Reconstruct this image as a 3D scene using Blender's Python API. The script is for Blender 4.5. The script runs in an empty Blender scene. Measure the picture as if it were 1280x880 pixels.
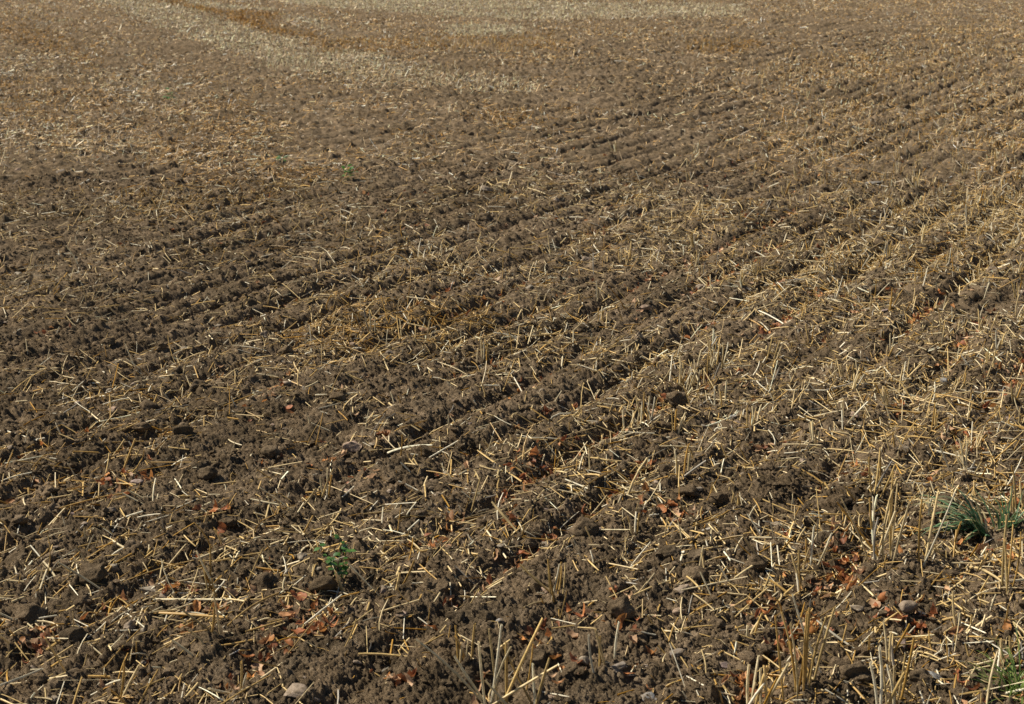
import bpy, math, random
import numpy as np
from mathutils import Vector, Matrix
random.seed(11)
rng = np.random.default_rng(11)
R = math.radians
SC = bpy.context.scene
COL = SC.collection

# ---------------------------------------------------------------- camera
H = 1.40            # eye height above the field
F = 1800.0          # focal length in pixels of a 1280-wide picture
PITCH = R(16.1)
cam_d = bpy.data.cameras.new('camera')
cam = bpy.data.objects.new('camera', cam_d); COL.objects.link(cam)
cam.location = (0, 0, H)
cam.rotation_euler = (R(90) - PITCH, 0, 0)
cam_d.sensor_width = 36.0
cam_d.lens = F / 1280.0 * 36.0
cam_d.clip_start = 0.05; cam_d.clip_end = 3000
cam_d.dof.use_dof = True
cam_d.dof.focus_distance = 3.9
cam_d.dof.aperture_fstop = 11
SC.camera = cam

# ---------------------------------------------------------------- sky and sun
SUN_AZ, SUN_EL = R(-74), R(46)      # azimuth from +Y, clockwise
w = bpy.data.worlds.new('World'); SC.world = w; w.use_nodes = True
nt = w.node_tree; nt.nodes.clear()
sky = nt.nodes.new('ShaderNodeTexSky'); sky.sky_type = 'NISHITA'
sky.sun_disc = False; sky.sun_elevation = SUN_EL; sky.sun_rotation = SUN_AZ % (2*math.pi)
bg = nt.nodes.new('ShaderNodeBackground'); bg.inputs[1].default_value = 0.05
wo = nt.nodes.new('ShaderNodeOutputWorld')
nt.links.new(sky.outputs[0], bg.inputs[0]); nt.links.new(bg.outputs[0], wo.inputs[0])
sd = bpy.data.lights.new('sun', 'SUN'); sd.energy = 5.0; sd.angle = R(0.5); sd.color = (1.0, 0.92, 0.76)
so = bpy.data.objects.new('sun', sd); COL.objects.link(so)
sdir = Vector((math.sin(SUN_AZ)*math.cos(SUN_EL), math.cos(SUN_AZ)*math.cos(SUN_EL), math.sin(SUN_EL)))
so.rotation_euler = sdir.to_track_quat('Z', 'Y').to_euler()
SC.view_settings.view_transform = 'Standard'; SC.view_settings.look = 'None'
SC.view_settings.gamma = 1; SC.view_settings.use_curve_mapping = False
SC.view_settings.exposure = 0.66

# ---------------------------------------------------------------- field coordinates
cp, sp_ = math.cos(PITCH), math.sin(PITCH)
def at(px, py):
    dx, dy = px - 640.0, 440.0 - py
    d = (dx, F*cp + dy*sp_, -F*sp_ + dy*cp)
    t = H / -d[2]
    return d[0]*t, d[1]*t
def proj(x, y, z):
    fx, fy, fz = x, y, z - H
    depth = fy*cp - fz*sp_
    u = fx; v = fy*sp_ + fz*cp
    return 640 + F*u/depth, 440 - F*v/depth, depth

# ---------------------------------------------------------------- noise
def hsh(ix, iy, s):
    n = (ix.astype(np.int64)*374761393 + iy.astype(np.int64)*668265263 + s*2246822519) & 0xffffffff
    n = ((n ^ (n >> 13)) * 1274126177) & 0xffffffff
    n = ((n ^ (n >> 16)) * 2654435761) & 0xffffffff
    n = n ^ (n >> 15)
    return ((n & 0xffffff) / 16777216.0).astype(np.float32)
def vn(x, y, s):
    x0 = np.floor(x); y0 = np.floor(y)
    fx = (x - x0).astype(np.float32); fy = (y - y0).astype(np.float32)
    ix = x0.astype(np.int64); iy = y0.astype(np.int64)
    fx = fx*fx*(3 - 2*fx); fy = fy*fy*(3 - 2*fy)
    a = hsh(ix, iy, s); b = hsh(ix+1, iy, s); c = hsh(ix, iy+1, s); d = hsh(ix+1, iy+1, s)
    return (a + (b-a)*fx)*(1-fy) + (c + (d-c)*fx)*fy
def fbm(x, y, s, o=3):
    t = 0; a = 0.5; n = 0
    for i in range(o):
        t = t + a*vn(x*(2**i) + 17.3*i, y*(2**i) - 9.1*i, s + i); n += a; a *= 0.5
    return t/n*2 - 1
def domes(x, y, cell, s, fill=0.8, big=0.62):
    gx = x/cell; gy = y/cell
    ix = np.floor(gx).astype(np.int64); iy = np.floor(gy).astype(np.int64)
    fx = (gx - ix).astype(np.float32); fy = (gy - iy).astype(np.float32)
    out = np.zeros_like(fx)
    for di in (-1, 0, 1):
        for dj in (-1, 0, 1):
            jx, jy = ix+di, iy+dj
            cx = hsh(jx, jy, s) + di - fx
            cy = hsh(jx, jy, s+7) + dj - fy
            rr = 0.18 + (big-0.18)*hsh(jx, jy, s+13)**1.6
            on = hsh(jx, jy, s+29) < fill
            asp = 0.7 + 0.6*hsh(jx, jy, s+31)
            d2 = (cx*asp)**2 + (cy/asp)**2 + 0.5*cx*cy*(asp-1)
            top = rr*(.38 + .5*hsh(jx, jy, s+37)) + cx*(hsh(jx, jy, s+41)-.5)*1.5 + cy*(hsh(jx, jy, s+43)-.5)*1.5
            h = np.where(on & (d2 < rr*rr), np.minimum(1.25*np.sqrt(np.maximum(rr*rr - d2, 0)), np.maximum(top, 0)), 0)
            out = np.maximum(out, h.astype(np.float32))
    return out*cell

# ---------------------------------------------------------------- relief
ROW = R(29.5)                                  # the rows run up and to the right
RD = (math.sin(ROW), math.cos(ROW)); RN = (math.cos(ROW), -math.sin(ROW))
OFF = at(400, 782)
SP = 0.225
def rowphase(x, y):
    u = (x-OFF[0])*RN[0] + (y-OFF[1])*RN[1]
    v = (x-OFF[0])*RD[0] + (y-OFF[1])*RD[1]
    return u + 0.045*fbm(v*0.9 + 3, u*0.35, 41, 2), v
def furrow(x, y):
    """0 on a ridge, 1 at the bottom of a furrow"""
    u, v = rowphase(x, y)
    p = (u/SP) % 1.0
    d = np.minimum(p, 1-p)*SP
    deep = 0.30 + 0.95*vn(v*1.3, np.floor(u/SP + 0.5)*3.7, 51)
    f = np.exp(-(d/0.038)**2)*deep
    p2 = (u/(SP/3.0)) % 1.0
    d2 = np.minimum(p2, 1-p2)*SP/3
    f2 = np.exp(-(d2/0.016)**2)*(vn(v*2.2, np.floor(u/(SP/3) + 0.5)*5.1, 57) > 0.5)*0.3
    return np.maximum(f, f2)
# hand-placed hollows that the photograph shows as dark pits (x, y, radius, depth)
PITS = []
for px, py, rp, dp in [(470, 735, 30, .05), (250, 735, 24, .03), (55, 765, 40, .04), (1050, 835, 22, .045), (325, 828, 26, .045),
                       (1030, 470, 22, .03), (870, 480, 30, .04), (700, 840, 24, .03), (120, 600, 34, .03), (1230, 582, 30, .03),
                       (0, 700, 26, .04), (590, 640, 22, .03), (1160, 790, 20, .03), (870, 760, 20, .02)]:
    X, Y = at(px, py)
    PITS.append((X, Y, rp*math.hypot(X, Y)/F, dp*.6))
def height(x, y, fine=True):
    x = np.asarray(x, dtype=np.float64); y = np.asarray(y, dtype=np.float64)
    r = np.hypot(x, y)
    near = np.clip(r/5, .85, 1.0)*np.clip((44 - r)/24, 0.6, 1)*(.72 + .6*np.clip(fbm(x*.9, y*.45, 45, 2)*1.6 + .5, 0, 1))*np.clip(1 - np.clip(r-7, 0, 6)/6*np.clip(.12 - x/np.maximum(y, .1), 0, .25)/.25, .15, 1)
    h = 0.05*fbm(x*0.22, y*0.22, 3, 2)*np.clip(r/8, 0, 1) + 0.022*fbm(x*2.1, y*2.1, 5, 3)
    f = furrow(x, y)
    h = h - 0.043*f*near + np.clip((r-6)/8, 0, 1)*0.38*domes(x + .02*fbm(x*14, y*14, 64, 2), y, 0.085, 73, 0.6) + 0.012
    wx = x + 0.014*fbm(x*26, y*26, 61, 3); wy = y + 0.014*fbm(x*26+50, y*26, 63, 3)
    h = h + 0.16*domes(wx, wy, 0.15, 71, 0.45, 0.5)*(0.4 + 0.6*vn(x*3, y*3, 77))*np.clip((20-r)/12, .3, 1)
    h = h + 0.40*(1 + 1.3*np.clip((r-6)/9, 0, 1))*domes(wx, wy, 0.060, 81, 0.6)*(.65 + .7*vn(x*70, y*70, 79))
    if fine:
        k = np.clip((20 - r)/12, 0, 1)
        if np.any(k > 0):
            wx2 = x + 0.007*fbm(x*75, y*75, 65, 2); wy2 = y + 0.007*fbm(x*75+50, y*75, 67, 2)
            h = h + k*0.72*domes(wx2, wy2, 0.026, 91, 0.8)
        k = np.clip((9 - r)/5, 0, 1)
        if np.any(k > 0):
            h = h + k*0.8*domes(x + .002*fbm(x*190, y*190, 69, 1), y, 0.0115, 95, 0.9)
            h = h + k*(0.0058*fbm(x*150, y*150, 97, 2) + .0034*fbm(x*380, y*380, 99, 1))
    for X, Y, rad, dep in PITS:
        if np.size(x) > 50:
            m = (np.abs(x-X) < 3*rad) & (np.abs(y-Y) < 3*rad)
            if np.any(m):
                h[m] -= dep*np.exp(-(((x[m]-X)**2 + (y[m]-Y)**2)/rad**2))
        else:
            h = h - dep*np.exp(-(((x-X)**2 + (y-Y)**2)/rad**2))
    return h
def h1(x, y): return float(height(np.array([x]), np.array([y]))[0])

# ---------------------------------------------------------------- patches of the field (outlines on the ground, metres)
def poly(*pts): return np.array([at(*p) for p in pts])
def inside(P, x, y):
    c = np.zeros(x.shape, bool); n = len(P)
    for i in range(n):
        x1, y1 = P[i]; x2, y2 = P[(i+1) % n]
        m = ((y1 > y) != (y2 > y)) & (x < (x2-x1)*(y-y1)/((y2-y1) if y2 != y1 else 1e-9) + x1)
        c ^= m
    return c
# polygon, amount of straw, tone (0 bleached .. 1 tawny) or None, share of standing stalks
ZONES = [
 (poly((60,5),(150,25),(400,110),(650,85),(1000,25),(1120,50),(720,150),(420,200),(250,105)), 0.55, .45, .0),
 (poly((0,215),(330,235),(560,300),(350,400),(0,470)), 0.7, .45, .0),
 (poly((430,230),(900,120),(1000,190),(600,340)), 0.6, .4, .0),
 (poly((100,-12),(180,-12),(225,4),(300,30),(500,82),(530,104),(480,108),(380,88),(260,56),(170,24)), 3.6, .14, .4),
 (poly((440,74),(540,84),(640,102),(690,116),(600,116),(480,106),(430,92)), 2.0, .16, .4),
 (poly((178,-10),(198,-10),(240,6),(300,23),(402,49),(402,55),(330,40),(240,13),(200,2)), 3.6, .9, .6),
 (poly((0,30),(40,40),(70,62),(95,88),(88,92),(50,66),(0,44)), 3.0, .8, .3),
 (poly((230,2),(330,14),(420,36),(420,40),(330,20),(230,6)), 4.5, .05, .5),
 (poly((300,16),(352,20),(352,29),(300,25)), 2.5, .95, .6),
 (poly((380,55),(700,44),(700,66),(400,66)), 1.3, .7, .4),
 (poly((0,62),(100,66),(220,112),(330,150),(340,212),(0,214)), 3.0, .33, .14),
 (poly((0,18),(60,40),(130,80),(120,84),(60,50),(0,26)), 2.2, .74, .3),
 (poly((260,-10),(640,4),(930,8),(930,22),(640,24),(420,14)), 3.6, .1, .5),
 (poly((555,34),(660,36),(650,48),(565,48)), 4.5, .05, .8),
 (poly((325,68),(390,72),(390,92),(325,86)), 4.5, .05, .7),
 (poly((590,146),(720,138),(700,166),(590,166)), 1.8, .6, .2),
 (poly((130,150),(330,120),(330,200),(200,210)), 1.2, .55, .14),
 (poly((860,52),(950,50),(945,68),(860,68)), 2.0, .8, .4),
 (poly((370,440),(440,410),(520,386),(605,386),(592,404),(500,416),(420,442)), 6, .80, .05),
 (poly((0,96),(60,90),(120,110),(150,140),(60,150),(0,140)), 3.5, .55, .2),
 (poly((930,90),(1280,20),(1500,20),(1500,420),(1000,330)), 1.55, .5, .25),
 (poly((180,230),(420,215),(440,240),(200,262)), 1.6, .7, .1),
 (poly((840,900),(930,720),(1080,560),(1280,470),(1500,470),(1500,980)), 1.15, .5, .25),
 (poly((0,520),(200,500),(300,560),(100,640),(0,620)), 1.3, .7, .1),
 (poly((1040,560),(1280,520),(1280,690),(1090,680)), 1.15, .5, .2),
]
def zone(x, y):
    r = np.hypot(x, y)
    e = np.clip((22-r)/12, .22, 1); x = x + rng.normal(0, .012, x.shape)*r*e; y = y + rng.normal(0, .035, x.shape)*r*e
    wx = x + 0.02*r*e*fbm(x*1.3, y*1.3, 101, 3); wy = y + 0.035*r*e*fbm(x*1.3, y*1.3, 107, 3)
    am = np.full(x.shape, 1.0); tone = np.full(x.shape, 0.45); st = np.full(x.shape, 0.12)
    for P, a, t, s in ZONES:
        m = inside(P, wx, wy)
        am[m] = a if a < 1 else np.maximum(am[m], 1)*a**(1 if a > 0 else 1)
        tone[m] = t; st[m] = s
    am = np.minimum(am, 6)
    return am, tone, st

# ---------------------------------------------------------------- materials
def mat(name):
    m = bpy.data.materials.new(name); m.use_nodes = True
    m.node_tree.nodes.clear(); return m, m.node_tree.nodes, m.node_tree.links
def ramp(N, pts):
    r = N.new('ShaderNodeValToRGB'); e = r.color_ramp.elements
    while len(e) < len(pts): e.new(0.5)
    for i, (p, c) in enumerate(pts): e[i].position = p; e[i].color = (*c, 1)
    return r
def noise(N, L, co, scale, det=4, rough=.6):
    n = N.new('ShaderNodeTexNoise'); n.inputs['Scale'].default_value = scale
    n.inputs['Detail'].default_value = det; n.inputs['Roughness'].default_value = rough
    L.new(co, n.inputs['Vector']); return n
def mixc(N, L, a, b, f, mode='MIX'):
    m = N.new('ShaderNodeMix'); m.data_type = 'RGBA'; m.blend_type = mode
    for s, v in ((m.inputs[6], a), (m.inputs[7], b), (m.inputs[0], f)):
        if hasattr(v, 'default_value'): L.new(v, s)
        elif isinstance(v, tuple): s.default_value = (*v, 1)
        else: s.default_value = v
    return m.outputs[2]
def soil_material(name, dark=1.0):
    m, N, L = mat(name)
    tc = N.new('ShaderNodeNewGeometry'); co = tc.outputs['Position']
    n1 = noise(N, L, co, 1.1, 5); n2 = noise(N, L, co, 26, 6, .7); n3 = noise(N, L, co, 330, 3, .7); n4 = noise(N, L, co, 7, 4)
    a = ramp(N, [(.3, (.076*dark, .058*dark, .039*dark)), (.5, (.140*dark, .108*dark, .074*dark)), (.72, (.245*dark, .195*dark, .142*dark))])
    L.new(n2.outputs[0], a.inputs[0])
    b = ramp(N, [(.35, (.80, .78, .74)), (.65, (1.16, 1.14, 1.12))]); L.new(n1.outputs[0], b.inputs[0])
    c = mixc(N, L, a.outputs[0], b.outputs[0], 1.0, 'MULTIPLY')
    g = ramp(N, [(.28, (.55, .54, .52)), (.5, (1, 1, 1)), (.7, (1.6, 1.55, 1.46))]); L.new(n3.outputs[0], g.inputs[0])
    c = mixc(N, L, c, g.outputs[0], .85, 'MULTIPLY')
    k = ramp(N, [(.38, (.80, .79, .77)), (.64, (1.18, 1.13, 1.08))]); L.new(n4.outputs[0], k.inputs[0])
    c = mixc(N, L, c, k.outputs[0], 1.0, 'MULTIPLY')
    p = N.new('ShaderNodeBsdfPrincipled'); L.new(c, p.inputs['Base Color'])
    p.inputs['Roughness'].default_value = .95; p.inputs['Specular IOR Level'].default_value = .02
    n5 = noise(N, L, co, 300, 5, .85)
    bp = N.new('ShaderNodeBump'); bp.inputs['Strength'].default_value = 1; bp.inputs['Distance'].default_value = .0045
    n6 = noise(N, L, co, 38, 4, .7)
    b2 = N.new('ShaderNodeBump'); b2.inputs['Strength'].default_value = 1; b2.inputs['Distance'].default_value = .016
    L.new(n6.outputs[0], b2.inputs['Height']); L.new(b2.outputs[0], bp.inputs['Normal'])
    L.new(n5.outputs[0], bp.inputs['Height']); L.new(bp.outputs[0], p.inputs['Normal'])
    o = N.new('ShaderNodeOutputMaterial'); L.new(p.outputs[0], o.inputs[0]); return m
def plant_material(name, transl, rough, streak=120, spec=.5, var=.35):
    m, N, L = mat(name)
    at_ = N.new('ShaderNodeAttribute'); at_.attribute_name = 'tint'
    tc = N.new('ShaderNodeNewGeometry')
    n = noise(N, L, tc.outputs['Position'], streak, 3)
    g = ramp(N, [(.3, (1-var, 1-var, 1-var*1.15)), (.55, (1, 1, 1)), (.75, (1+var*.4,)*3)]); L.new(n.outputs[0], g.inputs[0])
    c = mixc(N, L, at_.outputs['Color'], g.outputs[0], 1.0, 'MULTIPLY')
    p = N.new('ShaderNodeBsdfPrincipled'); L.new(c, p.inputs['Base Color'])
    p.inputs['Roughness'].default_value = rough; p.inputs['Specular IOR Level'].default_value = spec
    t = N.new('ShaderNodeBsdfTranslucent'); L.new(c, t.inputs['Color'])
    mx = N.new('ShaderNodeMixShader'); mx.inputs[0].default_value = transl
    L.new(p.outputs[0], mx.inputs[1]); L.new(t.outputs[0], mx.inputs[2])
    o = N.new('ShaderNodeOutputMaterial'); L.new(mx.outputs[0], o.inputs[0]); return m
def stone_material():
    m, N, L = mat('stone')
    at_ = N.new('ShaderNodeAttribute'); at_.attribute_name = 'tint'
    tc = N.new('ShaderNodeNewGeometry')
    n = noise(N, L, tc.outputs['Position'], 60, 6, .7); n2 = noise(N, L, tc.outputs['Position'], 260, 4, .7)
    g = ramp(N, [(.3, (.62, .6, .56)), (.5, (.95, .94, .92)), (.7, (1.25, 1.22, 1.2))]); L.new(n.outputs[0], g.inputs[0])
    c = mixc(N, L, at_.outputs['Color'], g.outputs[0], 1.0, 'MULTIPLY')
    n7 = noise(N, L, tc.outputs['Position'], 85, 5, .75); g2 = ramp(N, [(.47, (0, 0, 0)), (.58, (1, 1, 1))]); L.new(n7.outputs[0], g2.inputs[0]); c = mixc(N, L, c, (.15, .112, .074), g2.outputs[0])
    p = N.new('ShaderNodeBsdfPrincipled'); L.new(c, p.inputs['Base Color'])
    p.inputs['Roughness'].default_value = .85; p.inputs['Specular IOR Level'].default_value = .25
    bp = N.new('ShaderNodeBump'); bp.inputs['Strength'].default_value = .7; bp.inputs['Distance'].default_value = .002
    L.new(n2.outputs[0], bp.inputs['Height']); L.new(bp.outputs[0], p.inputs['Normal'])
    o = N.new('ShaderNodeOutputMaterial'); L.new(p.outputs[0], o.inputs[0]); return m
M_SOIL = soil_material('soil'); M_STRAW = plant_material('straw', .2, .40, 90, .42, .35)
M_LEAF = plant_material('dry_leaf', .3, .6, 150, .3, .4); M_GREEN = plant_material('green_leaf', .3, .42, 90, .5, .3)
M_STONE = stone_material()

# ---------------------------------------------------------------- mesh helpers
def build(name, V, Fc, material, tint=None, parent=None, loc=None, smooth=True, link=True):
    """V (n,3), Fc (m,4) or (m,3) arrays -> one mesh object"""
    V = np.asarray(V, dtype=np.float32); Fc = np.asarray(Fc, dtype=np.int32)
    me = bpy.data.meshes.new(name)
    k = Fc.shape[1]
    me.vertices.add(len(V)); me.vertices.foreach_set('co', V.ravel())
    me.loops.add(Fc.size); me.loops.foreach_set('vertex_index', Fc.ravel())
    me.polygons.add(len(Fc)); me.polygons.foreach_set('loop_start', np.arange(len(Fc), dtype=np.int32)*k)
    me.polygons.foreach_set('loop_total', np.full(len(Fc), k, dtype=np.int32))
    me.polygons.foreach_set('use_smooth', np.full(len(Fc), smooth, dtype=bool))
    me.update(calc_edges=True)
    me.materials.append(material)
    if tint is not None:
        t = np.asarray(tint, dtype=np.float32)
        if t.ndim == 1: t = np.tile(t, (len(V), 1))
        a = me.color_attributes.new('tint', 'FLOAT_COLOR', 'POINT')
        a.data.foreach_set('color', np.hstack([t, np.ones((len(t), 1), np.float32)]).astype(np.float32).ravel())
    o = bpy.data.objects.new(name, me); COL.objects.link(o)
    if parent: o.parent = parent
    if loc is not None: o.location = loc
    return o
def tag(o, label=None, cat=None, group=None, kind=None):
    for k, v in (('label', label), ('category', cat), ('group', group), ('kind', kind)):
        if v: o[k] = v
    return o
def empty(name, loc):
    o = bpy.data.objects.new(name, None); COL.objects.link(o); o.location = loc
    o.empty_display_size = .05; return o

# ---------------------------------------------------------------- the ground: one sheet to the horizon
def ground():
    az = np.concatenate([np.linspace(-80, -34, 24, endpoint=False), np.linspace(-34, -24.5, 150, endpoint=False),
                         np.arange(-24.5, 24.5, 0.050), np.linspace(24.5, 34, 150, endpoint=False), np.linspace(34, 80, 24)])
    az = np.radians(az)
    r = [1.5]
    while r[-1] < 700:
        q = r[-1]
        if q < 2.2: k = 0.0016
        elif q < 9: k = 0.00105
        elif q < 34: k = 0.0016
        elif q < 60: k = 0.006
        else: k = .06
        r.append(q*(1+k))
    r = np.array(r)
    A, RR = np.meshgrid(az, r)
    X = (RR*np.sin(A)).ravel(); Y = (RR*np.cos(A)).ravel()
    Z = np.empty_like(X)
    st = 400000
    for i in range(0, len(X), st): Z[i:i+st] = height(X[i:i+st], Y[i:i+st])
    far = RR.ravel() > 60
    Z[far] = Z[far]*0.4
    n, m = len(r), len(az)
    idx = np.arange(n*m).reshape(n, m)
    Fc = np.stack([idx[:-1, :-1], idx[:-1, 1:], idx[1:, 1:], idx[1:, :-1]], -1).reshape(-1, 4)[:, ::-1]
    # close the sheet behind the first row and behind the photographer with a coarse fan
    V = np.stack([X, Y, Z], 1)
    print('ground verts', len(V))
    o = build('ground', V, Fc, M_SOIL); tag(o, kind='structure')
    return o
ground()

# ---------------------------------------------------------------- straws: many bent tubes at once
def straw_colour(n, tone, rg=rng):
    """tone 0 bleached .. 1 tawny"""
    tone = np.clip(tone + rg.normal(0, 1, n)*np.where((tone < .15) | (tone > .75), .10, .26), 0, 1)[:, None]
    a = np.array([.92, .79, .53]); b = np.array([.70, .50, .21]); c = np.array([.47, .245, .03])
    col = np.where(tone < .5, a + (b-a)*tone*2, b + (c-b)*(tone-.5)*2)
    col = np.where(rg.random((n, 1)) < .14*(tone < .7), np.array([.95, .86, .66]), col)
    col = col*rg.uniform(.58, 1.1, (n, 1))
    grey = rg.random((n, 1)) < .02
    return np.clip(np.where(grey, col.mean(1, keepdims=True)*np.array([.74, .66, .55]), col), 0, .95)
def tubes(P0, P1, W, flat, bend, k=5, rings=4):
    n = len(P0)
    d = P1 - P0; Ln = np.linalg.norm(d, axis=1, keepdims=True); d = d/np.maximum(Ln, 1e-6)
    up = np.tile(np.array([0., 0, 1.]), (n, 1)); up[np.abs(d[:, 2]) > .9] = (1, 0, 0)
    s = np.cross(d, up); s /= np.linalg.norm(s, axis=1, keepdims=True); u = np.cross(s, d)
    roll = rng.uniform(0, math.pi, (n, 1))
    s2 = s*np.cos(roll) + u*np.sin(roll); u2 = -s*np.sin(roll) + u*np.cos(roll)
    V = np.empty((n, rings, k, 3), np.float32)
    for j in range(rings):
        t = j/(rings-1)
        c = P0 + (P1-P0)*t + bend*(4*t*(1-t))
        wj = W*(1.0 if j < rings-1 else .85)
        for q in range(k):
            a = 2*math.pi*q/k
            V[:, j, q] = c + (s2*math.cos(a)*wj[:, None] + u2*math.sin(a)*(wj*flat)[:, None])*.5
    base = (np.arange(n)*rings*k)[:, None]
    fs = []
    for j in range(rings-1):
        for q in range(k):
            q2 = (q+1) % k
            fs.append([j*k+q, j*k+q2, (j+1)*k+q2, (j+1)*k+q])
    Fc = (base[:, :, None] + np.array(fs)[None]).reshape(-1, 4)
    return V.reshape(-1, 3), Fc, rings*k
def sample(n, r0, r1, amax=24.5, power=0):
    """uniform on the ground (power 0), or thinned as 1/r (power 1)"""
    u = rng.random(n)
    r = np.sqrt(r0*r0 + u*(r1*r1-r0*r0)) if power == 0 else r0 + u*(r1-r0)
    a = np.radians(rng.uniform(-amax, amax, n))
    return r*np.sin(a), r*np.cos(a), r
GR = [(*at(1215, 664), .13), (*at(1262, 862), .06), (*at(428, 728), .05)]
def keep(x, y, base=.28):
    am, tone, st = zone(x, y)
    cl = np.clip(.35 + 1.3*fbm(x*1.6, y*1.6, 201, 3) + .55*fbm(x*9, y*9, 205, 2) + .35, .12, 1.8)
    fu = furrow(x, y)
    d = am*cl*(.75 + .6*fu)
    r = np.hypot(x, y)
    q = np.clip((r-5)/6, 0, 1)
    d = d*(1 - q + q*np.clip(3.2*vn(x*3.3, y*2.2, 207) - .8, .3, 2.0))
    d = d*np.clip(1.02 + .45*(1-q)*np.clip((x + .12*y)/np.maximum(y, .1)*4, -.9, .6), .5, 1.3)
    for gx, gy, gr in GR: d = d*np.clip(((x-gx)**2 + (y-gy)**2)/gr**2, .15, 1)
    m = rng.random(len(x)) < d*base
    return m, tone, st
def make_straws(x, y, r, tone, st, wscale=1.0, lenmul=1.0, lo=.02, hi=.17):
    n = len(x)
    Ls = np.clip(rng.lognormal(math.log(.050), .52, n), lo, hi)*lenmul
    W = rng.uniform(.0020, .0046, n)*wscale
    flat = np.where(rng.random(n) < .3, .22, .8); W = np.where(flat < .5, W*1.35, W)
    a = rng.uniform(0, 2*math.pi, n)
    al = rng.random(n) < .35
    a = np.where(al, math.pi/2 - ROW + rng.normal(0, .45, n) + math.pi*(rng.random(n) < .5), a)
    up = rng.random(n) < (.16 + .45*st)
    el = np.where(up, rng.uniform(.15, 1.2, n), 0); Ls = np.where(up, np.minimum(Ls*.85, .11), Ls)
    dx = np.cos(a)*np.cos(el)*Ls; dy = np.sin(a)*np.cos(el)*Ls
    z0 = height(x, y)
    x1, y1 = x+dx, y+dy
    z1 = height(x1, y1); zm = height((x+x1)/2, (y+y1)/2)
    lie0, lie1 = z0 + W*.6, z1 + W*.6
    lift = np.maximum(0, zm + W*.5 - (lie0+lie1)/2)
    Z0 = np.where(up, z0 - .004, lie0 + lift*.8); Z1 = np.where(up, z0 + np.sin(el)*Ls, lie1 + lift*.8)
    # jagged ends far steeper than a lying straw can be are laid back
    mx = Ls*.55; Z1 = np.where(~up, np.clip(Z1, Z0 - mx, Z0 + mx), Z1)
    P0 = np.stack([x, y, Z0], 1); P1 = np.stack([x1, y1, Z1], 1)
    bend = rng.normal(0, 1, (n, 3))*(Ls*.065*rng.random(n)**1.8)[:, None]
    bend[:, 2] = np.abs(bend[:, 2])*.6
    col = straw_colour(n, tone)
    return P0, P1, W, flat, bend, col, Ls, up
def tube_mesh(name, S, sel, k, rings):
    P0, P1, W, flat, bend, col = [q[sel] for q in S[:6]]
    V, Fc, per = tubes(P0, P1, W, flat, bend, k, rings)
    t = np.repeat(col, per, 0).reshape(-1, rings, k, 3)
    return V, Fc, t.reshape(-1, 3)
def in_frame(x, y, z, pad=-6):
    u, v, d = proj(x, y, z)
    return (u > -pad) & (u < 1280+pad) & (v > -pad) & (v < 880+pad) & (d > 0), u, v, d

parts_V, parts_F, parts_T = [], [], []
def add_part(V, Fc, T):
    off = sum(len(v) for v in parts_V)
    parts_V.append(V); parts_F.append(Fc + off); parts_T.append(T)
# near: 1.6 - 8 m
x, y, r = sample(105000, 1.6, 8.5, 25)
m, tone, st = keep(x, y, .36); x, y, r, tone, st = x[m], y[m], r[m], tone[m], st[m]
NEAR = make_straws(x, y, r, tone, st)
# near: short chaff and broken bits
x, y, r = sample(90000, 1.6, 8.5, 25)
m, tone, st = keep(x, y, .36); x, y, tone, st = x[m], y[m], tone[m], st[m]
CH = make_straws(x, y, None, tone, st*.3, .62, .38, .014, .09)
V, Fc, T = tube_mesh('', CH, np.ones(len(x), bool), 4, 3); add_part(V, Fc, T)
# far: 8.5 - 48 m, thinned and thickened with distance
x, y, r = sample(900000, 8.5, 48, 24.5, 1)
m, tone, st = keep(x, y, .50); x, y, r, tone, st = x[m], y[m], r[m], tone[m], st[m]
FAR = make_straws(x, y, r, tone, st*.1, 1.15, .8)
FAR = list(FAR); FAR[2] = FAR[2]*(r/8.5)**.85; FAR[5] = np.clip(FAR[5]*np.array([1.03, .965, 1.0])*np.where(rng.random((len(r), 1)) < .45, 1.28, rng.uniform(.25, .8, (len(r), 1))), 0, .95)
V, Fc, T = tube_mesh('', FAR, np.ones(len(x), bool), 3, 2); add_part(V, Fc, T)
print('straws near', len(NEAR[0]), 'far', len(x))
# the straws that show largest stand alone
mid = (NEAR[0]+NEAR[1])/2
ok, u, v, d = in_frame(mid[:, 0], mid[:, 1], mid[:, 2], -8)
app = np.where(ok, NEAR[6]/d, 0)
order = np.argsort(-app)
big = order[:300]
rest = np.ones(len(app), bool); rest[big] = False
V, Fc, T = tube_mesh('', NEAR, rest, 5, 4); add_part(V, Fc, T)
o = build('loose_straw_litter', np.concatenate(parts_V), np.concatenate(parts_F), M_STRAW, np.concatenate(parts_T))
tag(o, 'chopped golden and bleached straw scattered thickly over the soil', 'straw litter', kind='stuff')

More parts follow.
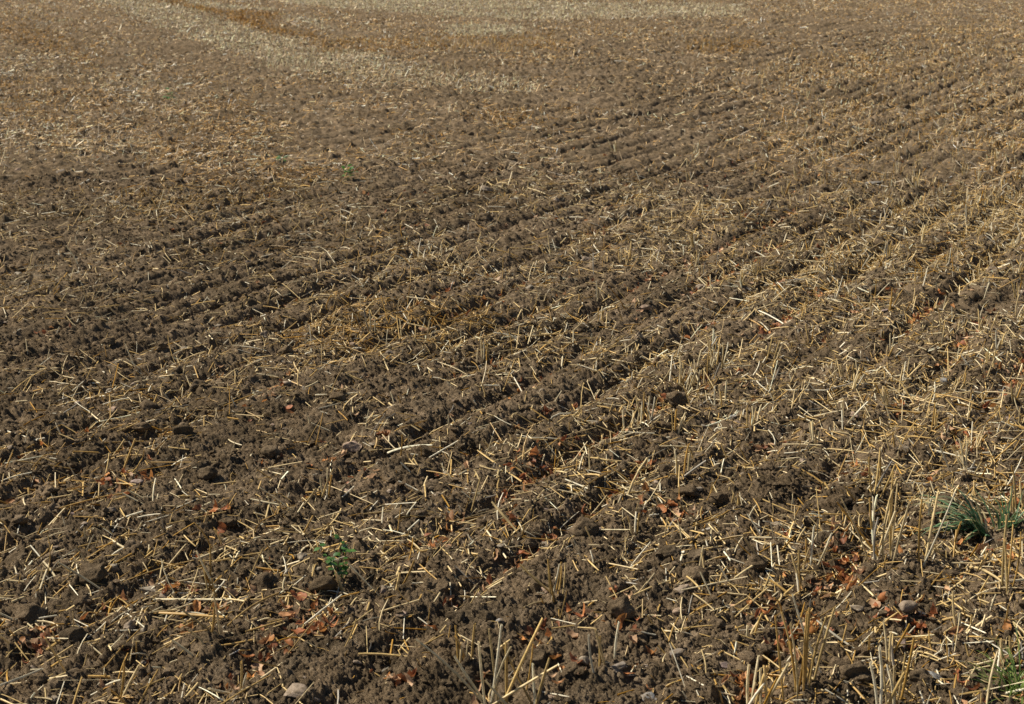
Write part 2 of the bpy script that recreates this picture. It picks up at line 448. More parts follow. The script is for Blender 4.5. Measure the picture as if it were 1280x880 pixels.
# ---------------------------------------------------------------- landmarks: stones, clods, weeds placed one by one
LAND = []          # (u, v, phrase) used to say where the small things lie
def ico(sub):
    import bmesh
    bm = bmesh.new(); bmesh.ops.create_icosphere(bm, subdivisions=sub, radius=1)
    V = np.array([v.co[:] for v in bm.verts]); Fc = np.array([[v.index for v in f.verts] for f in bm.faces]); bm.free()
    return V, Fc
ICO = {i: ico(i) for i in (1, 2, 3, 4)}
def n3(V, s, sc):
    return (fbm(V[:, 0]*sc + s, V[:, 1]*sc - s, int(s*7) % 997, 2) + fbm(V[:, 1]*sc + s*2, V[:, 2]*sc + s, int(s*11) % 991, 2) + fbm(V[:, 2]*sc - s, V[:, 0]*sc + 3, int(s*13) % 983, 2))/3
def rock(w, d, h, sub, rough, facet, seed, lumpy=0):
    rg = np.random.default_rng(seed)
    V, Fc = ICO[sub]; V = V.copy()
    # cut by random planes for facets
    for i in range(facet):
        nrm = rg.normal(0, 1, 3); nrm /= np.linalg.norm(nrm); cut = rg.uniform(.42, .85)
        dd = V @ nrm; V = V - np.maximum(dd-cut, 0)[:, None]*nrm
    s = rg.uniform(1, 90)
    V = V*(1 + rough*n3(V, s, 1.7)*2 + lumpy*n3(V, s+5, 5.5)*2)[:, None]
    V = V*np.array([w/2, d/2, h/2])
    a = rg.uniform(-.35, .35); c, s_ = math.cos(a), math.sin(a)
    V = V @ np.array([[c, 0, -s_], [0, 1, 0], [s_, 0, c]])
    return V, Fc
STONECOL = {'pink': (.31, .22, .165), 'grey': (.22, .19, .15), 'dark': (.16, .135, .115), 'blue': (.20, .20, .20), 'pale': (.27, .225, .17), 'purple': (.24, .18, .165), 'brown': (.27, .21, .16)}
def place_rock(name, px, py, wpx, ratio, hr, colr, label, phrase, cat, sub=4, rough=.16, facet=7, seed=0, sink=.45, lumpy=.03, tilt=0, group=None, material=None, mark=True):
    X, Y = at(px, py + wpx*hr*.3)
    z = h1(X, Y); dist = math.hypot(X, Y)
    wm = wpx*math.sqrt(X*X + Y*Y + H*H)/F
    V, Fc = rock(wm, wm*ratio, wm*hr, sub, rough, facet, seed, lumpy)
    if tilt:
        c, s_ = math.cos(tilt), math.sin(tilt); V = V @ np.array([[c, 0, -s_], [0, 1, 0], [s_, 0, c]])
    col = STONECOL[colr] if colr in STONECOL else None
    zz = V[:, 2].min()
    o = build(name, V, Fc, material or M_STONE, col if material is None else None, None, (X, Y, z - zz - wm*hr*sink), smooth=True)
    tag(o, label, cat, group)
    if mark: LAND.append((px, py, phrase))
    return o
ST = [
 (441,561,30,.8,.62,'pink','lumpy pinkish stone with a dark right face among red leaves','the lumpy pinkish stone'),
 (378,866,62,.6,.17,'brown','broad flat grey-brown slab of stone at the bottom edge','the broad flat slab'),
 (192,731,36,.7,.55,'grey','light grey wedge-shaped stone on the furrow edge at lower left','the grey wedge stone'),
 (164,780,24,.8,.8,'brown','angular brown stone at the end of a long level straw','the angular brown stone'),
 (180,790,11,.8,.7,'pale','small rounded whitish pebble right of the angular brown stone','the whitish pebble'),
 (224,780,19,.5,.28,'grey','small flat grey sliver of stone left of red leaves','the flat grey sliver'),
 (380,707,15,.9,.95,'pale','round beige pebble beside two short stalks, left of the green weed','the round beige pebble'),
 (362,735,13,.9,.7,'grey','dull grey pebble low on the slope below the round beige pebble','the dull grey pebble'),
 (1126,805,23,.8,.85,'purple','rounded purple-brown stone leaning right amid straw at lower right','the purple-brown stone'),
 (1199,787,15,.6,.9,'brown','small upright brown stone left of the bright green grass','the small upright stone'),
 (771,845,27,.7,.5,'dark','smooth dark oval stone near the bottom, under a leaning straw bundle','the dark oval stone'),
 (846,820,19,.7,.5,'dark','small dark oval pebble at the tip of a white straw','the small dark oval pebble'),
 (909,829,24,.5,.36,'purple','flat purplish stone left of a tall stubble clump','the flat purplish stone'),
 (810,872,24,.8,.7,'blue','grey-blue angular stone cut by the bottom edge','the grey-blue stone'),
 (1168,850,26,.6,.25,'blue','thin bluish slate lying flat near the bottom right','the bluish slate'),
 (608,241,20,.8,.5,'brown','lone brownish stone on the bare soil of the upper middle','the lone brownish stone'),
 (79,216,17,.8,.75,'dark','dark squat stone standing by straw at the far left','the dark squat stone'),
 (24,214,12,.7,.6,'pink','little pinkish stone at the far left, left of the dark squat one','the little pinkish stone'),
 (805,392,20,.6,.45,'pink','low pinkish stone right of the centre on bare soil','the low pinkish stone'),
 (875,360,22,.8,.65,'brown','sloping brown stone above and right of the centre','the sloping brown stone'),
 (1088,232,30,.6,.2,'blue','pale bluish flat stone in the upper right part of the field','the pale bluish flat stone'),
 (797,433,16,.8,.8,'brown','small brown pointed stone left of the stubble row','the brown pointed stone'),
 (974,655,24,.7,.6,'pale','pale rounded stone with white chaff on its side','the pale rounded stone'),
 (437,621,22,.6,.5,'pink','rose-coloured long stone upper right of the green weed','the rose-coloured stone'),
 (480,743,16,.9,.55,'pale','cream oval stone in the mouth of the dark hollow','the cream oval stone'),
 (500,781,20,.6,.33,'pink','flat rosy stone below the cream oval one','the flat rosy stone'),
 (710,649,19,.6,.5,'pink','pinkish stone propped under crossing straws at the middle bottom','the propped pinkish stone'),
 (917,522,13,.9,.8,'blue','light grey round pebble right of the stubble row','the light grey round pebble'),
 (1276,372,14,.8,.7,'pink','pinkish stone cut by the right edge of the picture','the right-edge stone'),
 (486,446,15,.8,.6,'dark','dark round stone half under straw below the tawny heap','the dark round stone'),
 (1240,340,16,.8,.6,'brown','brown pebble on the ridge near the right edge','the brown ridge pebble'),
 (625,791,16,.8,.5,'blue','light blue-grey chip behind the tall stalks at the bottom','the blue-grey chip'),
 (850,768,18,.5,.7,'pink','narrow pinkish stone with a straw across its top','the narrow pinkish stone'),
 (1010,776,14,.8,.6,'brown','small brown stone behind the tall stubble clump','the small brown stone'),
 (560,590,13,.8,.6,'grey','small grey stone right of the lumpy pinkish one','the small grey stone'),
 (250,415,14,.8,.6,'pale','small pale stone alone in the left middle of the field','the small pale stone'),
 (140,512,15,.8,.5,'pink','flattish pink stone in the left middle furrow','the flattish pink stone'),
 (1180,485,15,.8,.6,'blue','slate-blue stone right of the middle, on loose soil','the slate-blue stone'),
 (660,365,15,.8,.5,'grey','flat grey stone just above the picture centre','the flat grey centre stone'),
 (310,330,12,.8,.6,'brown','small brown stone in the upper left middle of the field','the upper left brown stone'),
]
for i, (px, py, wp, ra, hr, c, lab, ph) in enumerate(ST):
    place_rock('stone', px, py, wp, ra, hr, c, lab, ph, 'stone', 4, .26, 12, 300+i, .42, .07, 0, 'stones lying on the tilled soil')
CL = [
 (117,720,34,.8,.8,'big dark rounded clod above red leaves at lower left','the big dark rounded clod'),
 (775,772,34,.8,1.0,'tall knobbly soil clod casting shadow right, lower middle','the tall knobbly clod'),
 (196,333,22,.8,.7,'black-looking rough clod in the upper left of the field','the rough black clod'),
 (357,447,20,.8,.7,'dark clod at the left end of the tawny straw heap','the clod by the tawny heap'),
 (1094,364,16,.8,.8,'round dark clod behind straws at the right middle','the round dark clod'),
 (898,634,26,.8,.8,'block-shaped clod with dark right side near the right middle','the block-shaped clod'),
 (40,760,44,.8,.5,'wide dark clod at the left edge above a shaded hollow','the wide left-edge clod'),
 (1046,828,30,.8,.8,'dark root-filled clod behind the tall stubble clump','the root-filled clod'),
 (672,828,40,.7,.6,'grey lumpy clod right of the tall stalks at the bottom','the grey lumpy clod'),
 (548,742,26,.8,.8,'two-humped clod right of the dark hollow at the bottom','the two-humped clod'),
 (785,276,14,.8,.7,'dark clod on bare soil right of the upper centre','the upper centre clod'),
 (845,505,26,.8,.6,'crumbling clod in the stubble row right of centre','the crumbling clod'),
 (990,300,16,.8,.7,'brown clod in the right upper middle of the field','the brown right clod'),
 (1190,720,30,.8,.6,'loose clod below the blue-green grass tuft','the loose clod'),
 (260,600,24,.8,.7,'dark clod in the furrow at the left lower middle','the dark furrow clod'),
 (560,320,14,.8,.7,'small dark clod above and left of the picture centre','the small dark clod'),
 (700,520,22,.8,.7,'crumbly clod just below and right of the picture centre','the crumbly centre clod'),
]
for i, (px, py, wp, ra, hr, lab, ph) in enumerate(CL):
    place_rock('soil_clod', px, py, wp, ra, hr, None, lab, ph, 'clod', 4, .28, 3, 700+i, .3, .12, 0, 'clods of tilled soil', M_SOIL)

# ---------------------------------------------------------------- green plants
def leaf_blade(P, width, tip=.1, fold=.25, side=None, k=7):
    """strip along the points P (n,3)"""
    P = np.asarray(P, float); n = len(P)
    T = np.gradient(P, axis=0); T /= np.linalg.norm(T, axis=1, keepdims=True)
    s = np.cross(T, np.array([0, 0, 1.0])) if side is None else np.cross(T, side)
    s /= np.maximum(np.linalg.norm(s, axis=1, keepdims=True), 1e-6)
    nm = np.cross(s, T)
    V = []
    for j in range(n):
        t = j/(n-1); wv = width*max(tip if j == n-1 else 0, (1-t**2.2)*(.55+.45*min(1, t*4)))*.5
        V += [P[j]-s[j]*wv + nm[j]*fold*wv, P[j], P[j]+s[j]*wv + nm[j]*fold*wv]
    Fc = []
    for j in range(n-1):
        a = j*3
        Fc += [[a, a+1, a+4, a+3], [a+1, a+2, a+5, a+4]]
    return np.array(V), np.array(Fc)
def grass(px, py, n, lmin, lmax, width, c0, c1, label, phrase, spread, lean=(0, 0), seed=0, droop=1.0):
    rg = random.Random(seed)
    X, Y = at(px, py); z = h1(X, Y)
    root = empty('grass_tuft', (X, Y, z)); tag(root, label, 'grass'); LAND.append((px, py-20, phrase))
    for i in range(n):
        a = rg.uniform(0, 2*math.pi); L = rg.uniform(lmin, lmax)*(1 if rg.random() < .7 else .55)
        bx, by = rg.gauss(0, spread), rg.gauss(0, spread*.7)
        ox, oy = math.cos(a)*rg.uniform(.2, 1) + lean[0], math.sin(a)*rg.uniform(.2, .9) + lean[1]
        el = rg.uniform(.1, 1.2)/(1 + .5*math.hypot(ox, oy))
        P = []
        el0 = el + .5; p = np.array([bx, by, -.004]); hd = np.array([ox, oy]); hd /= max(1e-3, np.linalg.norm(hd))
        for j in range(8):
            P.append(p.copy()); e = el0 - droop*rg.uniform(.9, 1.1)*(j/7)**1.4*1.35
            p = p + np.array([hd[0]*math.cos(e), hd[1]*math.cos(e), math.sin(e)])*L/7
        P = np.array(P); gz = height(P[:, 0]+X, P[:, 1]+Y, False) - z + .003
        P[2:, 2] = np.maximum(P[2:, 2], gz[2:])
        V, Fc = leaf_blade(P, width*rg.uniform(.6, 1.15), .08)
        t = rg.random(); dry = rg.random() < .12
        c = np.array((.55, .45, .24)) if dry else np.array(c0)*(1-t) + np.array(c1)*t
        build('blade', V, Fc, M_GREEN, c, root)
    return root
grass(1226, 668, 64, .09, .21, .0115, (.035, .095, .04), (.16, .26, .13), 'blue-green coarse grass tuft spreading among stubble at the right', 'the blue-green grass tuft', .016, (-.85, .1), 5, 1.15)
grass(1256, 664, 26, .06, .13, .0065, (.035, .095, .035), (.12, .20, .09), 'short upright blue-green grass sprig right of the larger tuft', 'the short grass sprig', .012, (.1, .1), 8, .5)
grass(1268, 862, 85, .06, .15, .0038, (.07, .14, .02), (.24, .33, .08), 'bright green fine-bladed grass tuft in the bottom right corner', 'the bright green grass', .02, (-.25, .1), 6, .8)
def weed(px, py, hgt, nst, lsz, label, phrase, c0, c1, seed=0, lpn=7):
    rg = random.Random(seed)
    X, Y = at(px, py); z = h1(X, Y)
    root = empty('weed', (X, Y, z)); tag(root, label, 'weed'); LAND.append((px, py-10, phrase))
    for s in range(nst):
        a = rg.uniform(0, 2*math.pi); ln = rg.uniform(.1, .55) if s else .05
        L = hgt*rg.uniform(.6, 1.0) if s else hgt
        P = [np.array([0, 0, -.004])]
        for j in range(5):
            P.append(P[-1] + np.array([math.cos(a)*math.sin(ln), math.sin(a)*math.sin(ln), math.cos(ln)])*L/5 + np.array([rg.gauss(0, 1), rg.gauss(0, 1), 0])*L*.02); ln *= 1.08
        P = np.array(P); Vs, Fs = [], []
        for j in range(len(P)-1):
            V, Fc, _ = tubes(P[j:j+1], P[j+1:j+2], np.array([.0022*(1-j*.12)]), np.array([1.0]), np.zeros((1, 3)), 5, 2)
            Fs.append(Fc + sum(len(q) for q in Vs)); Vs.append(V)
        build('stem', np.concatenate(Vs), np.concatenate(Fs), M_GREEN, (.10, .19, .05), root)
        for k in range(lpn):
            t = rg.uniform(.3, 1.0) if k else 1.0
            f = t*(len(P)-1); i0 = min(int(f), len(P)-2); b = P[i0] + (P[i0+1]-P[i0])*(f-i0)
            la = rg.uniform(0, 2*math.pi); el = rg.uniform(-.2, .8); sz = lsz*rg.uniform(.6, 1.15)
            dr = np.array([math.cos(la)*math.cos(el), math.sin(la)*math.cos(el), math.sin(el)])
            sd_ = np.cross(dr, [0, 0, 1]); sd_ /= np.linalg.norm(sd_); nm = np.cross(sd_, dr)
            # lobed, toothed outline as a fan about the midrib
            out = [(0, .03), (.18, .12), (.24, .36), (.36, .30), (.42, .50), (.56, .36), (.64, .42), (.78, .2), (1.0, 0)]
            V = []
            for (q, wv) in out:
                cz = -.18*q*q
                V += [b + dr*sz*(q+.15) - sd_*wv*sz + nm*sz*(cz + .12*wv), b + dr*sz*(q+.15) + nm*sz*cz, b + dr*sz*(q+.15) + sd_*wv*sz + nm*sz*(cz + .12*wv)]
            Fc = []
            for q in range(len(out)-1):
                e = q*3; Fc += [[e, e+1, e+4, e+3], [e+1, e+2, e+5, e+4]]
            tt = rg.random(); c = np.array(c0)*(1-tt) + np.array(c1)*tt
            build('leaf', np.array(V), np.array(Fc), M_GREEN, c, root)
    return root
weed(428, 733, .095, 4, .019, 'leafy dark green weed growing beside a cut stalk, lower left middle', 'the green weed', (.025, .085, .010), (.075, .17, .025), 3, 8)
weed(436, 231, .08, 4, .036, 'small bright green weed far off in the upper left middle', 'the small far weed', (.05, .17, .02), (.10, .26, .04), 4, 6)
weed(213, 126, .10, 3, .05, 'tiny green sprout far off at the upper left', 'the tiny far sprout', (.05, .13, .02), (.07, .18, .03), 9, 4)
weed(352, 205, .05, 3, .04, 'faint low green sprout left of the small bright weed', 'the faint sprout', (.05, .13, .03), (.09, .17, .05), 10, 4)

# ---------------------------------------------------------------- labels of the small things
POOL = {}
ORD = ['closest', 'second closest', 'third closest', 'fourth closest', 'fifth closest', 'sixth closest', 'seventh closest', 'eighth closest', 'ninth closest', 'tenth closest', 'eleventh closest', 'twelfth closest']
def locate(o, u, v, noun, look):
    best = min(LAND, key=lambda q: (q[0]-u)**2 + (1.6*(q[1]-v))**2)
    dx, dy = u-best[0], v-best[1]
    side = ('right of' if dx > 0 else 'left of') if abs(dx) > abs(dy)*1.0 else ('in front of' if dy > 0 else 'behind')
    POOL.setdefault((noun, look, side, best[2]), []).append((math.hypot(dx, dy), o))
def finish_labels():
    for (noun, look, side, ph), L in POOL.items():
        L.sort(key=lambda q: q[0])
        for i, (dd, o) in enumerate(L):
            if len(L) == 1: o['label'] = f'{look} {noun} {side} {ph}'
            else: o['label'] = f'{look} {noun} {side} {ph}, {ORD[min(i, 11)]}'

# single straws
P0, P1, Wd, fl, bd, cc, Ls, ups = NEAR
for i in big:
    s = slice(i, i+1); b = P0[i].copy()
    V, Fc, per = tubes(P0[s]-b, P1[s]-b, Wd[s], fl[s], bd[s], 7, 7)
    # a swollen node part way along
    V = V.reshape(7, 7, 3)
    cen = V.mean(1, keepdims=True); V[3] = cen[3] + (V[3]-cen[3])*1.18
    col = np.tile(cc[i], (49, 1)).reshape(7, 7, 3); col[3] *= .72; col[6] *= .85
    o = build('loose_straw', V.reshape(-1, 3), Fc, M_STRAW, col.reshape(-1, 3), None, tuple(b))
    lum = cc[i].mean()
    tone_ = 'bleached' if lum > .56 else 'pale yellow' if lum > .40 else 'golden' if lum > .27 else 'dark brown'
    if ups[i]: how = 'leaning'
    else:
        a = math.degrees(math.atan2(v_ := (P1[i]-P0[i])[1], (P1[i]-P0[i])[0])) % 180
        how = 'crosswise' if (a < 30 or a > 150) else 'rightward-pointing' if a < 75 else 'end-on' if a < 105 else 'leftward-pointing'
    m_ = (P0[i]+P1[i])/2; uu, vv, _ = proj(*m_)
    tag(o, None, 'straw', 'straws lying loose on the soil')
    locate(o, uu, vv, 'straw', ('flattened ' if fl[i] < .5 else '') + how + ' ' + tone_)

# ---------------------------------------------------------------- stubble: rooted tufts of cut stalks
def stalk_mesh(b, dirn, L, wd, k=6):
    d = np.array(dirn); d = d/np.linalg.norm(d)
    bend = np.array([random.gauss(0, 1), random.gauss(0, 1), 0])*L*.02
    V, Fc, _ = tubes(b[None], (b + d*L)[None], np.array([wd]), np.array([.85]), bend[None], k, 5)
    V = V.reshape(5, k, 3); c = V.mean(1, keepdims=True)
    V[2] = c[2] + (V[2]-c[2])*1.15
    # cut the top on the slant
    V[4] += d*((V[4]-c[4]) @ np.array([1, .3, 0]))[:, None]*random.uniform(-1.2, 1.2)
    # close the top with a slightly sunk disc of quads
    return V.reshape(-1, 3), Fc
def tuft(px, py, n, hpx, spread, tone=.4, lean=0, label=None, phrase=None):
    X, Y = at(px, py); z = h1(X, Y); dist = math.sqrt(X*X+Y*Y+H*H)
    hm = hpx*dist/F/0.9; sp = spread*dist/F
    root = empty('stubble_tuft', (X, Y, z))
    tag(root, label, 'stubble', 'tufts of cut stubble standing in rows')
    if phrase: LAND.append((px, py-hpx*.4, phrase))
    for i in range(n):
        tt = random.gauss(0, 1)
        bx = RD[0]*tt*sp*.7 + random.gauss(0, sp*.25); by = RD[1]*tt*sp*.5 + random.gauss(0, .008)
        zb = h1(X+bx, Y+by) - z - .006
        dv = (random.gauss(lean, .16), random.gauss(0, .16), 1) if random.random() < .8 else (random.gauss(lean*2, .6), random.gauss(0, .5), .8)
        V, Fc = stalk_mesh(np.array([bx, by, zb]), dv, hm*random.uniform(.55, 1.08), random.uniform(.0040, .0060))
        c = straw_colour(1, np.array([tone]), rng)[0]
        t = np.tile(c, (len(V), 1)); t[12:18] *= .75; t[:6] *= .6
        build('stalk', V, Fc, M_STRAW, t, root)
    if not label: 
        locate(root, px, py, 'stubble tuft', ('tall ' if hm > .11 else 'short ') + ('dense' if n > 5 else 'sparse'))
    return root
HT = [
 (618,892,10,108,30,.35,0,'tall straight stubble clump rising from the bottom edge','the bottom-edge stubble clump'),
 (668,895,4,95,18,.4,-.15,'few leaning stalks right of the bottom-edge clump',None),
 (1004,868,12,118,34,.5,0,'tallest stubble clump, left of the root-filled clod','the tallest stubble clump'),
 (940,893,9,78,24,.45,0,'straight stubble clump cut off by the bottom edge, right of the grey-blue stone',None),
 (1108,890,8,80,26,.4,0,'row of upright pale stalks below the purple-brown stone',None),
 (1104,706,12,92,30,.45,0,'dense upright stubble clump left of the blue-green grass','the dense right stubble clump'),
 (1152,712,3,96,22,.45,-.05,'thin long stalks between the dense clump and the blue-green grass',None),
 (1092,622,7,52,26,.55,.2,'fanned stubble leaning right behind the dense clump',None),
 (1196,695,2,50,20,.45,0,'few stalks in front of the blue-green grass',None),
 (1258,742,5,100,24,.4,-.15,'long stalks leaning left near the right edge','the right-edge stalks'),
 (862,480,20,36,30,.22,0,'dense stubble bunch in the row above the crumbling clod','the row stubble bunch'),
 (892,462,13,34,22,.2,0,'stubble bunch just right of the dense row bunch',None),
 (798,534,18,36,28,.2,.05,'pale stubble bunch at the left end of the row',None),
 (898,512,5,30,12,.35,0,'thin bright stalks right of the crumbling clod',None),
 (845,546,3,32,8,.6,0,'two or three brown stalks below the crumbling clod',None),
 (430,747,2,40,5,.35,0,'pair of cut stalks in front of the green weed',None),
 (496,750,1,22,3,.4,0,'single short stalk right of the dark hollow',None),
 (1020,712,6,55,24,.4,.1,'loose stubble below the pale rounded stone',None),
 (1000,748,4,50,16,.4,-.2,'short leaning stubble behind the tallest clump',None),
 (1205,590,6,42,20,.3,-.3,'bent pale stubble above the blue-green grass',None),
 (300,858,3,42,14,.4,0,'few short stalks near the bottom left leaves',None),
 (150,872,2,70,10,.4,.15,'one or two long stalks leaning right at the bottom left',None),
 (790,672,4,30,10,.35,-.1,'short steep stalks right of the propped pinkish stone',None),
 (1065,475,8,22,20,.4,0,'stubble bunch left of the slate-blue stone',None),
 (1110,452,5,24,10,.35,.1,'thin standing stalks behind the slate-blue stone',None),
 (1020,560,5,26,14,.35,0,'short stubble above the pale rounded stone',None),
]
for t in HT: tuft(*t)
n_t = 0; used = [at(t[0], t[1]) for t in HT]
for k in range(6000):
    if n_t >= 105: break
    px = random.uniform(0, 1275) if random.random() < .25 else 1280 - abs(random.gauss(0, 260)); py = random.uniform(150, 872)**1.0
    if not 5 < px < 1275: continue
    X, Y = at(px, py)
    if random.random() > min(1, (px/1280)**1.5 + .08): continue
    if float(furrow(np.array([X]), np.array([Y]))[0]) > .4: continue
    if any(math.hypot(X-a, Y-b) < .16 for a, b in used): continue
    used.append((X, Y)); n_t += 1
    dist = math.hypot(X, Y)
    tuft(px, py, random.choice([2, 3, 4, 5, 7]), random.uniform(.05, .10)*F/dist*.9, 12*3.0/dist + 3, random.uniform(.25, .6), random.gauss(0, .12))

# far standing stubble (uncountable), stalks of uneven height in the pale and tawny bands
x, y, r = sample(420000, 8, 46, 24.5, 1)
am, tone, st = zone(x, y)
m = rng.random(len(x)) < np.clip(st - .1, 0, 1)*.8*np.clip(.3 + 1.2*vn(x*2.5, y*2.5, 301), 0, 1)
x, y, r, tone, st = x[m], y[m], r[m], tone[m], st[m]; n = len(x)
z = height(x, y); L = rng.uniform(.02, .075, n)
P0f = np.stack([x, y, z-.01], 1); P1f = P0f + np.stack([rng.normal(0, .25, n), rng.normal(0, .25, n), np.ones(n)], 1)*L[:, None]
V, Fc, per = tubes(P0f, P1f, .0036*(r/8.5)**.8, np.full(n, .8), np.zeros((n, 3)), 3, 2)
o = build('standing_stubble', V, Fc, M_STRAW, np.repeat(np.clip(straw_colour(n, tone)*rng.uniform(.5, 1.35, (n, 1)), 0, .95), per, 0))
tag(o, 'pale and tawny cut stubble standing in bands across the far field', 'stubble', kind='stuff')
print('far stubble', n)

# ---------------------------------------------------------------- dry leaves in the furrows
def leaf_grid(L, Wd, curl, roll, seed, nu=9, nv=5):
    rg = np.random.default_rng(seed)
    U, Vv = np.meshgrid(np.linspace(0, 1, nu), np.linspace(-1, 1, nv), indexing='ij')
    prof = np.sin(np.pi*np.clip(U, .02, .985)**.8)**.75*(1 + .15*np.sin(U*17 + rg.uniform(0, 6))*np.abs(Vv) + .07*rg.normal(0, 1, U.shape)*np.abs(Vv))
    xx = (U-.5)*L; yy = Vv*prof*Wd*.5
    zz = curl*(U-.5)**2*L*2 + roll*np.abs(Vv)**1.6*prof*Wd*.5 + .07*L*rg.normal(0, .35, U.shape) + .1*Wd*np.sin(U*8+rg.uniform(0, 6))*Vv
    V = np.stack([xx, yy*(1-.3*abs(roll)), zz], -1).reshape(-1, 3)
    idx = np.arange(nu*nv).reshape(nu, nv)
    Fc = np.stack([idx[:-1, :-1], idx[1:, :-1], idx[1:, 1:], idx[:-1, 1:]], -1).reshape(-1, 4)
    return V, Fc
LC = [np.array(c) for c in ((.42, .165, .06), (.34, .12, .05), (.48, .245, .115), (.55, .35, .21), (.25, .095, .045), (.50, .225, .075), (.47, .28, .16))]
def leaf_pts(n, r0, r1):
    x, y, r = sample(n, r0, r1, 25)
    fu = furrow(x, y); cl = vn(x*3.1, y*3.1, 401)
    u, v, d = proj(x, y, np.zeros_like(x))
    side = .35 + .75*np.clip(x/np.maximum(y, .1)*2.2 + .45, 0, 1)
    m = rng.random(len(x)) < (.02 + 1.5*np.clip(fu-.3, 0, 1))*np.clip(cl*2.6-.9, 0, 1)*side*np.clip((9.5-r)/5, .1, 1)
    return x[m], y[m], r[m]
x, y, r = leaf_pts(60000, 1.6, 10)
# heaps the photograph shows clearly
hx, hy = [], []
for px, py, n, rad in [(60,795,14,24),(385,790,16,26),(330,826,6,16),(542,686,9,16),(665,590,10,16),(640,655,5,14),(655,600,6,10),(505,860,5,14),
                       (1050,690,12,26),(1075,690,8,20),(1030,730,6,18),(1225,688,8,26),(890,485,8,20),(820,640,7,18),(850,650,6,14),(940,775,4,14),
                       (1000,780,6,20),(925,850,8,16),(975,815,5,14),(1120,780,8,20),(1150,770,6,16),(1060,740,6,20),(255,765,7,14),(150,605,8,22),(170,598,6,20),
                       (270,655,5,16),(410,585,5,12),(480,548,3,8),(340,500,5,18),(450,600,3,10),(735,780,6,20),(780,798,6,20),(700,560,5,12),
                       (1240,470,5,14),(1220,560,5,18),(1180,545,5,16),(960,560,4,12),(380,790,6,30),(230,740,5,14),(700,845,4,16),(770,745,4,16),(1205,870,4,16)]:
    X, Y = at(px, py); rr = rad*math.hypot(X, Y)/F
    for i in range(int(n*1.7)): hx.append(X + random.gauss(0, rr)); hy.append(Y + random.gauss(0, rr*1.3))
x = np.concatenate([hx, x]); y = np.concatenate([hy, y]); r = np.hypot(x, y)
z = height(x, y) + .003
ok, u, v, d = in_frame(x, y, z, -8)
size = rng.uniform(.010, .030, len(x))
order = np.argsort(-np.where(ok, size/d, 0)); single = set(order[:290].tolist())
lv, lf, lt = [], [], []; off = 0
print('leaves', len(x))
for i in range(len(x)):
    s = size[i]; one = i in single
    curl = random.uniform(-.3, 1.5); roll = random.uniform(-.3, 1.3)
    V, Fc = leaf_grid(s*1.25, s*random.uniform(.5, .95), curl, roll, 5000+i, *((9, 5) if one else (6, 4)))
    Rm = np.array((Matrix.Rotation(random.uniform(0, 6.28), 3, 'Z') @ Matrix.Rotation(random.gauss(0, .45), 3, 'X') @ Matrix.Rotation(random.gauss(0, .45), 3, 'Y')))
    V = V @ Rm.T
    V[:, 2] -= np.percentile(V[:, 2], 30) - .002
    c = random.choice(LC)*random.uniform(.65, 1.2)
    if one:
        o = build('dry_leaf', V, Fc, M_LEAF, c, None, (x[i], y[i], z[i]))
        tag(o, None, 'leaf', 'dry leaves caught in the furrows')
        look = ('curled ' if max(curl, roll) > .6 else 'flat ') + ('dark brown' if c.mean() < .15 else 'rust-red' if c.mean() < .22 else 'orange-brown' if c.mean() < .3 else 'pinkish')
        locate(o, u[i], v[i], 'leaf', look)
    else:
        lv.append(V + np.array([x[i], y[i], z[i]])); lf.append(Fc + off); off += len(V); lt.append(np.tile(c, (len(V), 1)))
o = build('leaf_litter', np.concatenate(lv), np.concatenate(lf), M_LEAF, np.concatenate(lt))
tag(o, 'small rusty bits of dry leaf in the farther furrows', 'leaf litter', kind='stuff')

# ---------------------------------------------------------------- scattered stones and clods
x, y, r = sample(2600, 1.9, 22, 22, 1)
z = height(x, y); ok, u, v, d = in_frame(x, y, z, -4)
size = np.clip(rng.lognormal(math.log(.017), .4, len(x)), .009, .05)
idx = [i for i in np.argsort(-size/d) if ok[i]][:120]
for q, i in enumerate(idx):
    c = random.choice(['pink', 'pale', 'grey', 'brown', 'brown', 'purple', 'grey', 'brown'])
    hr = random.uniform(.35, .8)
    V, Fc = rock(size[i], size[i]*random.uniform(.6, 1), size[i]*hr, 3, .3, 12, 1200+q, .06)
    o = build('stone', V, Fc, M_STONE, np.array(STONECOL[c])*random.uniform(.8, 1.05), None, (x[i], y[i], z[i] + size[i]*hr*.12))
    tag(o, None, 'stone', 'stones lying on the tilled soil')
    locate(o, u[i], v[i], 'pebble', ('flat ' if hr < .5 else 'rounded ') + {'pink': 'pinkish', 'pale': 'cream', 'blue': 'blue-grey', 'purple': 'purplish'}.get(c, c))
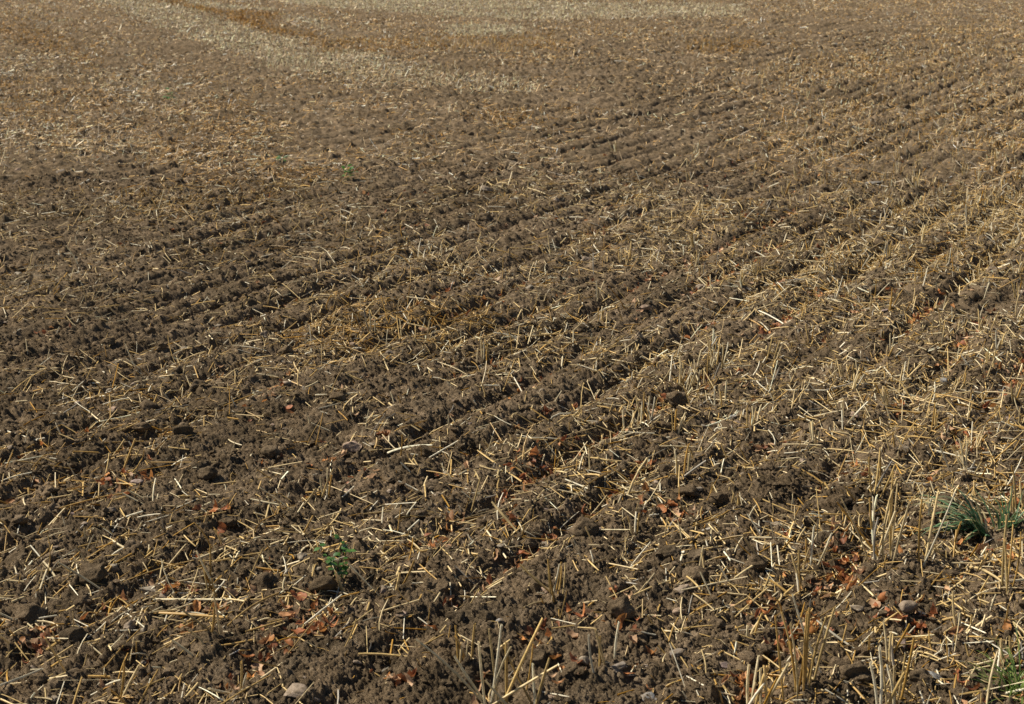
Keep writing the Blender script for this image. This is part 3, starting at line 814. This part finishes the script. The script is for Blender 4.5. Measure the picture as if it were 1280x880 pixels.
x, y, r = sample(3000, 1.9, 26, 22, 1)
fu = furrow(x, y); m = fu < .55; x, y, r = x[m], y[m], r[m]
z = height(x, y, False); ok, u, v, d = in_frame(x, y, z, -4)
size = np.clip(rng.lognormal(math.log(.036), .38, len(x)), .02, .085)
idx = [i for i in np.argsort(-size/d) if ok[i]]
idx = idx[:60] + random.sample(idx[60:700], 170)
for q, i in enumerate(idx):
    hr = random.uniform(.5, .85); s = size[i]*(1 if q >= 60 else .8)
    V, Fc = rock(s, s*random.uniform(.7, 1), s*hr, 3 if s/d[i]*F < 16 else 4, .3, 3, 2200+q, .13)
    o = build('soil_clod', V, Fc, M_SOIL, None, None, (x[i], y[i], z[i] + s*hr*.18))
    tag(o, None, 'clod', 'clods of tilled soil')
    locate(o, u[i], v[i], 'clod', ('squat ' if hr < .62 else 'lumpy ' if hr < .74 else 'upright ') + ('large' if s > .045 else 'small'))
# crumbs of soil: uncountable
x, y, r = sample(130000, 1.6, 9, 24)
m = rng.random(len(x)) < .35 + .5*vn(x*4, y*4, 501); x, y = x[m], y[m]; n = len(x)
z = height(x, y); s = np.clip(rng.lognormal(math.log(.0068), .45, n), .003, .02)
V0, F0 = ICO[1]
protos = np.stack([V0*(1 + .34*np.random.default_rng(q).normal(0, 1, (len(V0), 1)).clip(-1.3, 1.3)) for q in range(24)])
V = protos[rng.integers(0, 24, n)]
a = rng.uniform(0, 6.28, n); ca, sa = np.cos(a)[:, None], np.sin(a)[:, None]
Vr = np.stack([V[:, :, 0]*ca - V[:, :, 1]*sa, V[:, :, 0]*sa + V[:, :, 1]*ca, V[:, :, 2]*.8], -1)*(s*.5)[:, None, None]
Vr = Vr + np.stack([x, y, z + s*.2], 1)[:, None, :]
Fc = (np.arange(n)*len(V0))[:, None, None] + F0[None]
o = build('soil_crumbs', Vr.reshape(-1, 3), Fc.reshape(-1, 3), M_SOIL, smooth=False)
tag(o, 'fine crumbs of dry grey-brown soil over the near ground', 'soil crumbs', kind='stuff')

finish_labels()
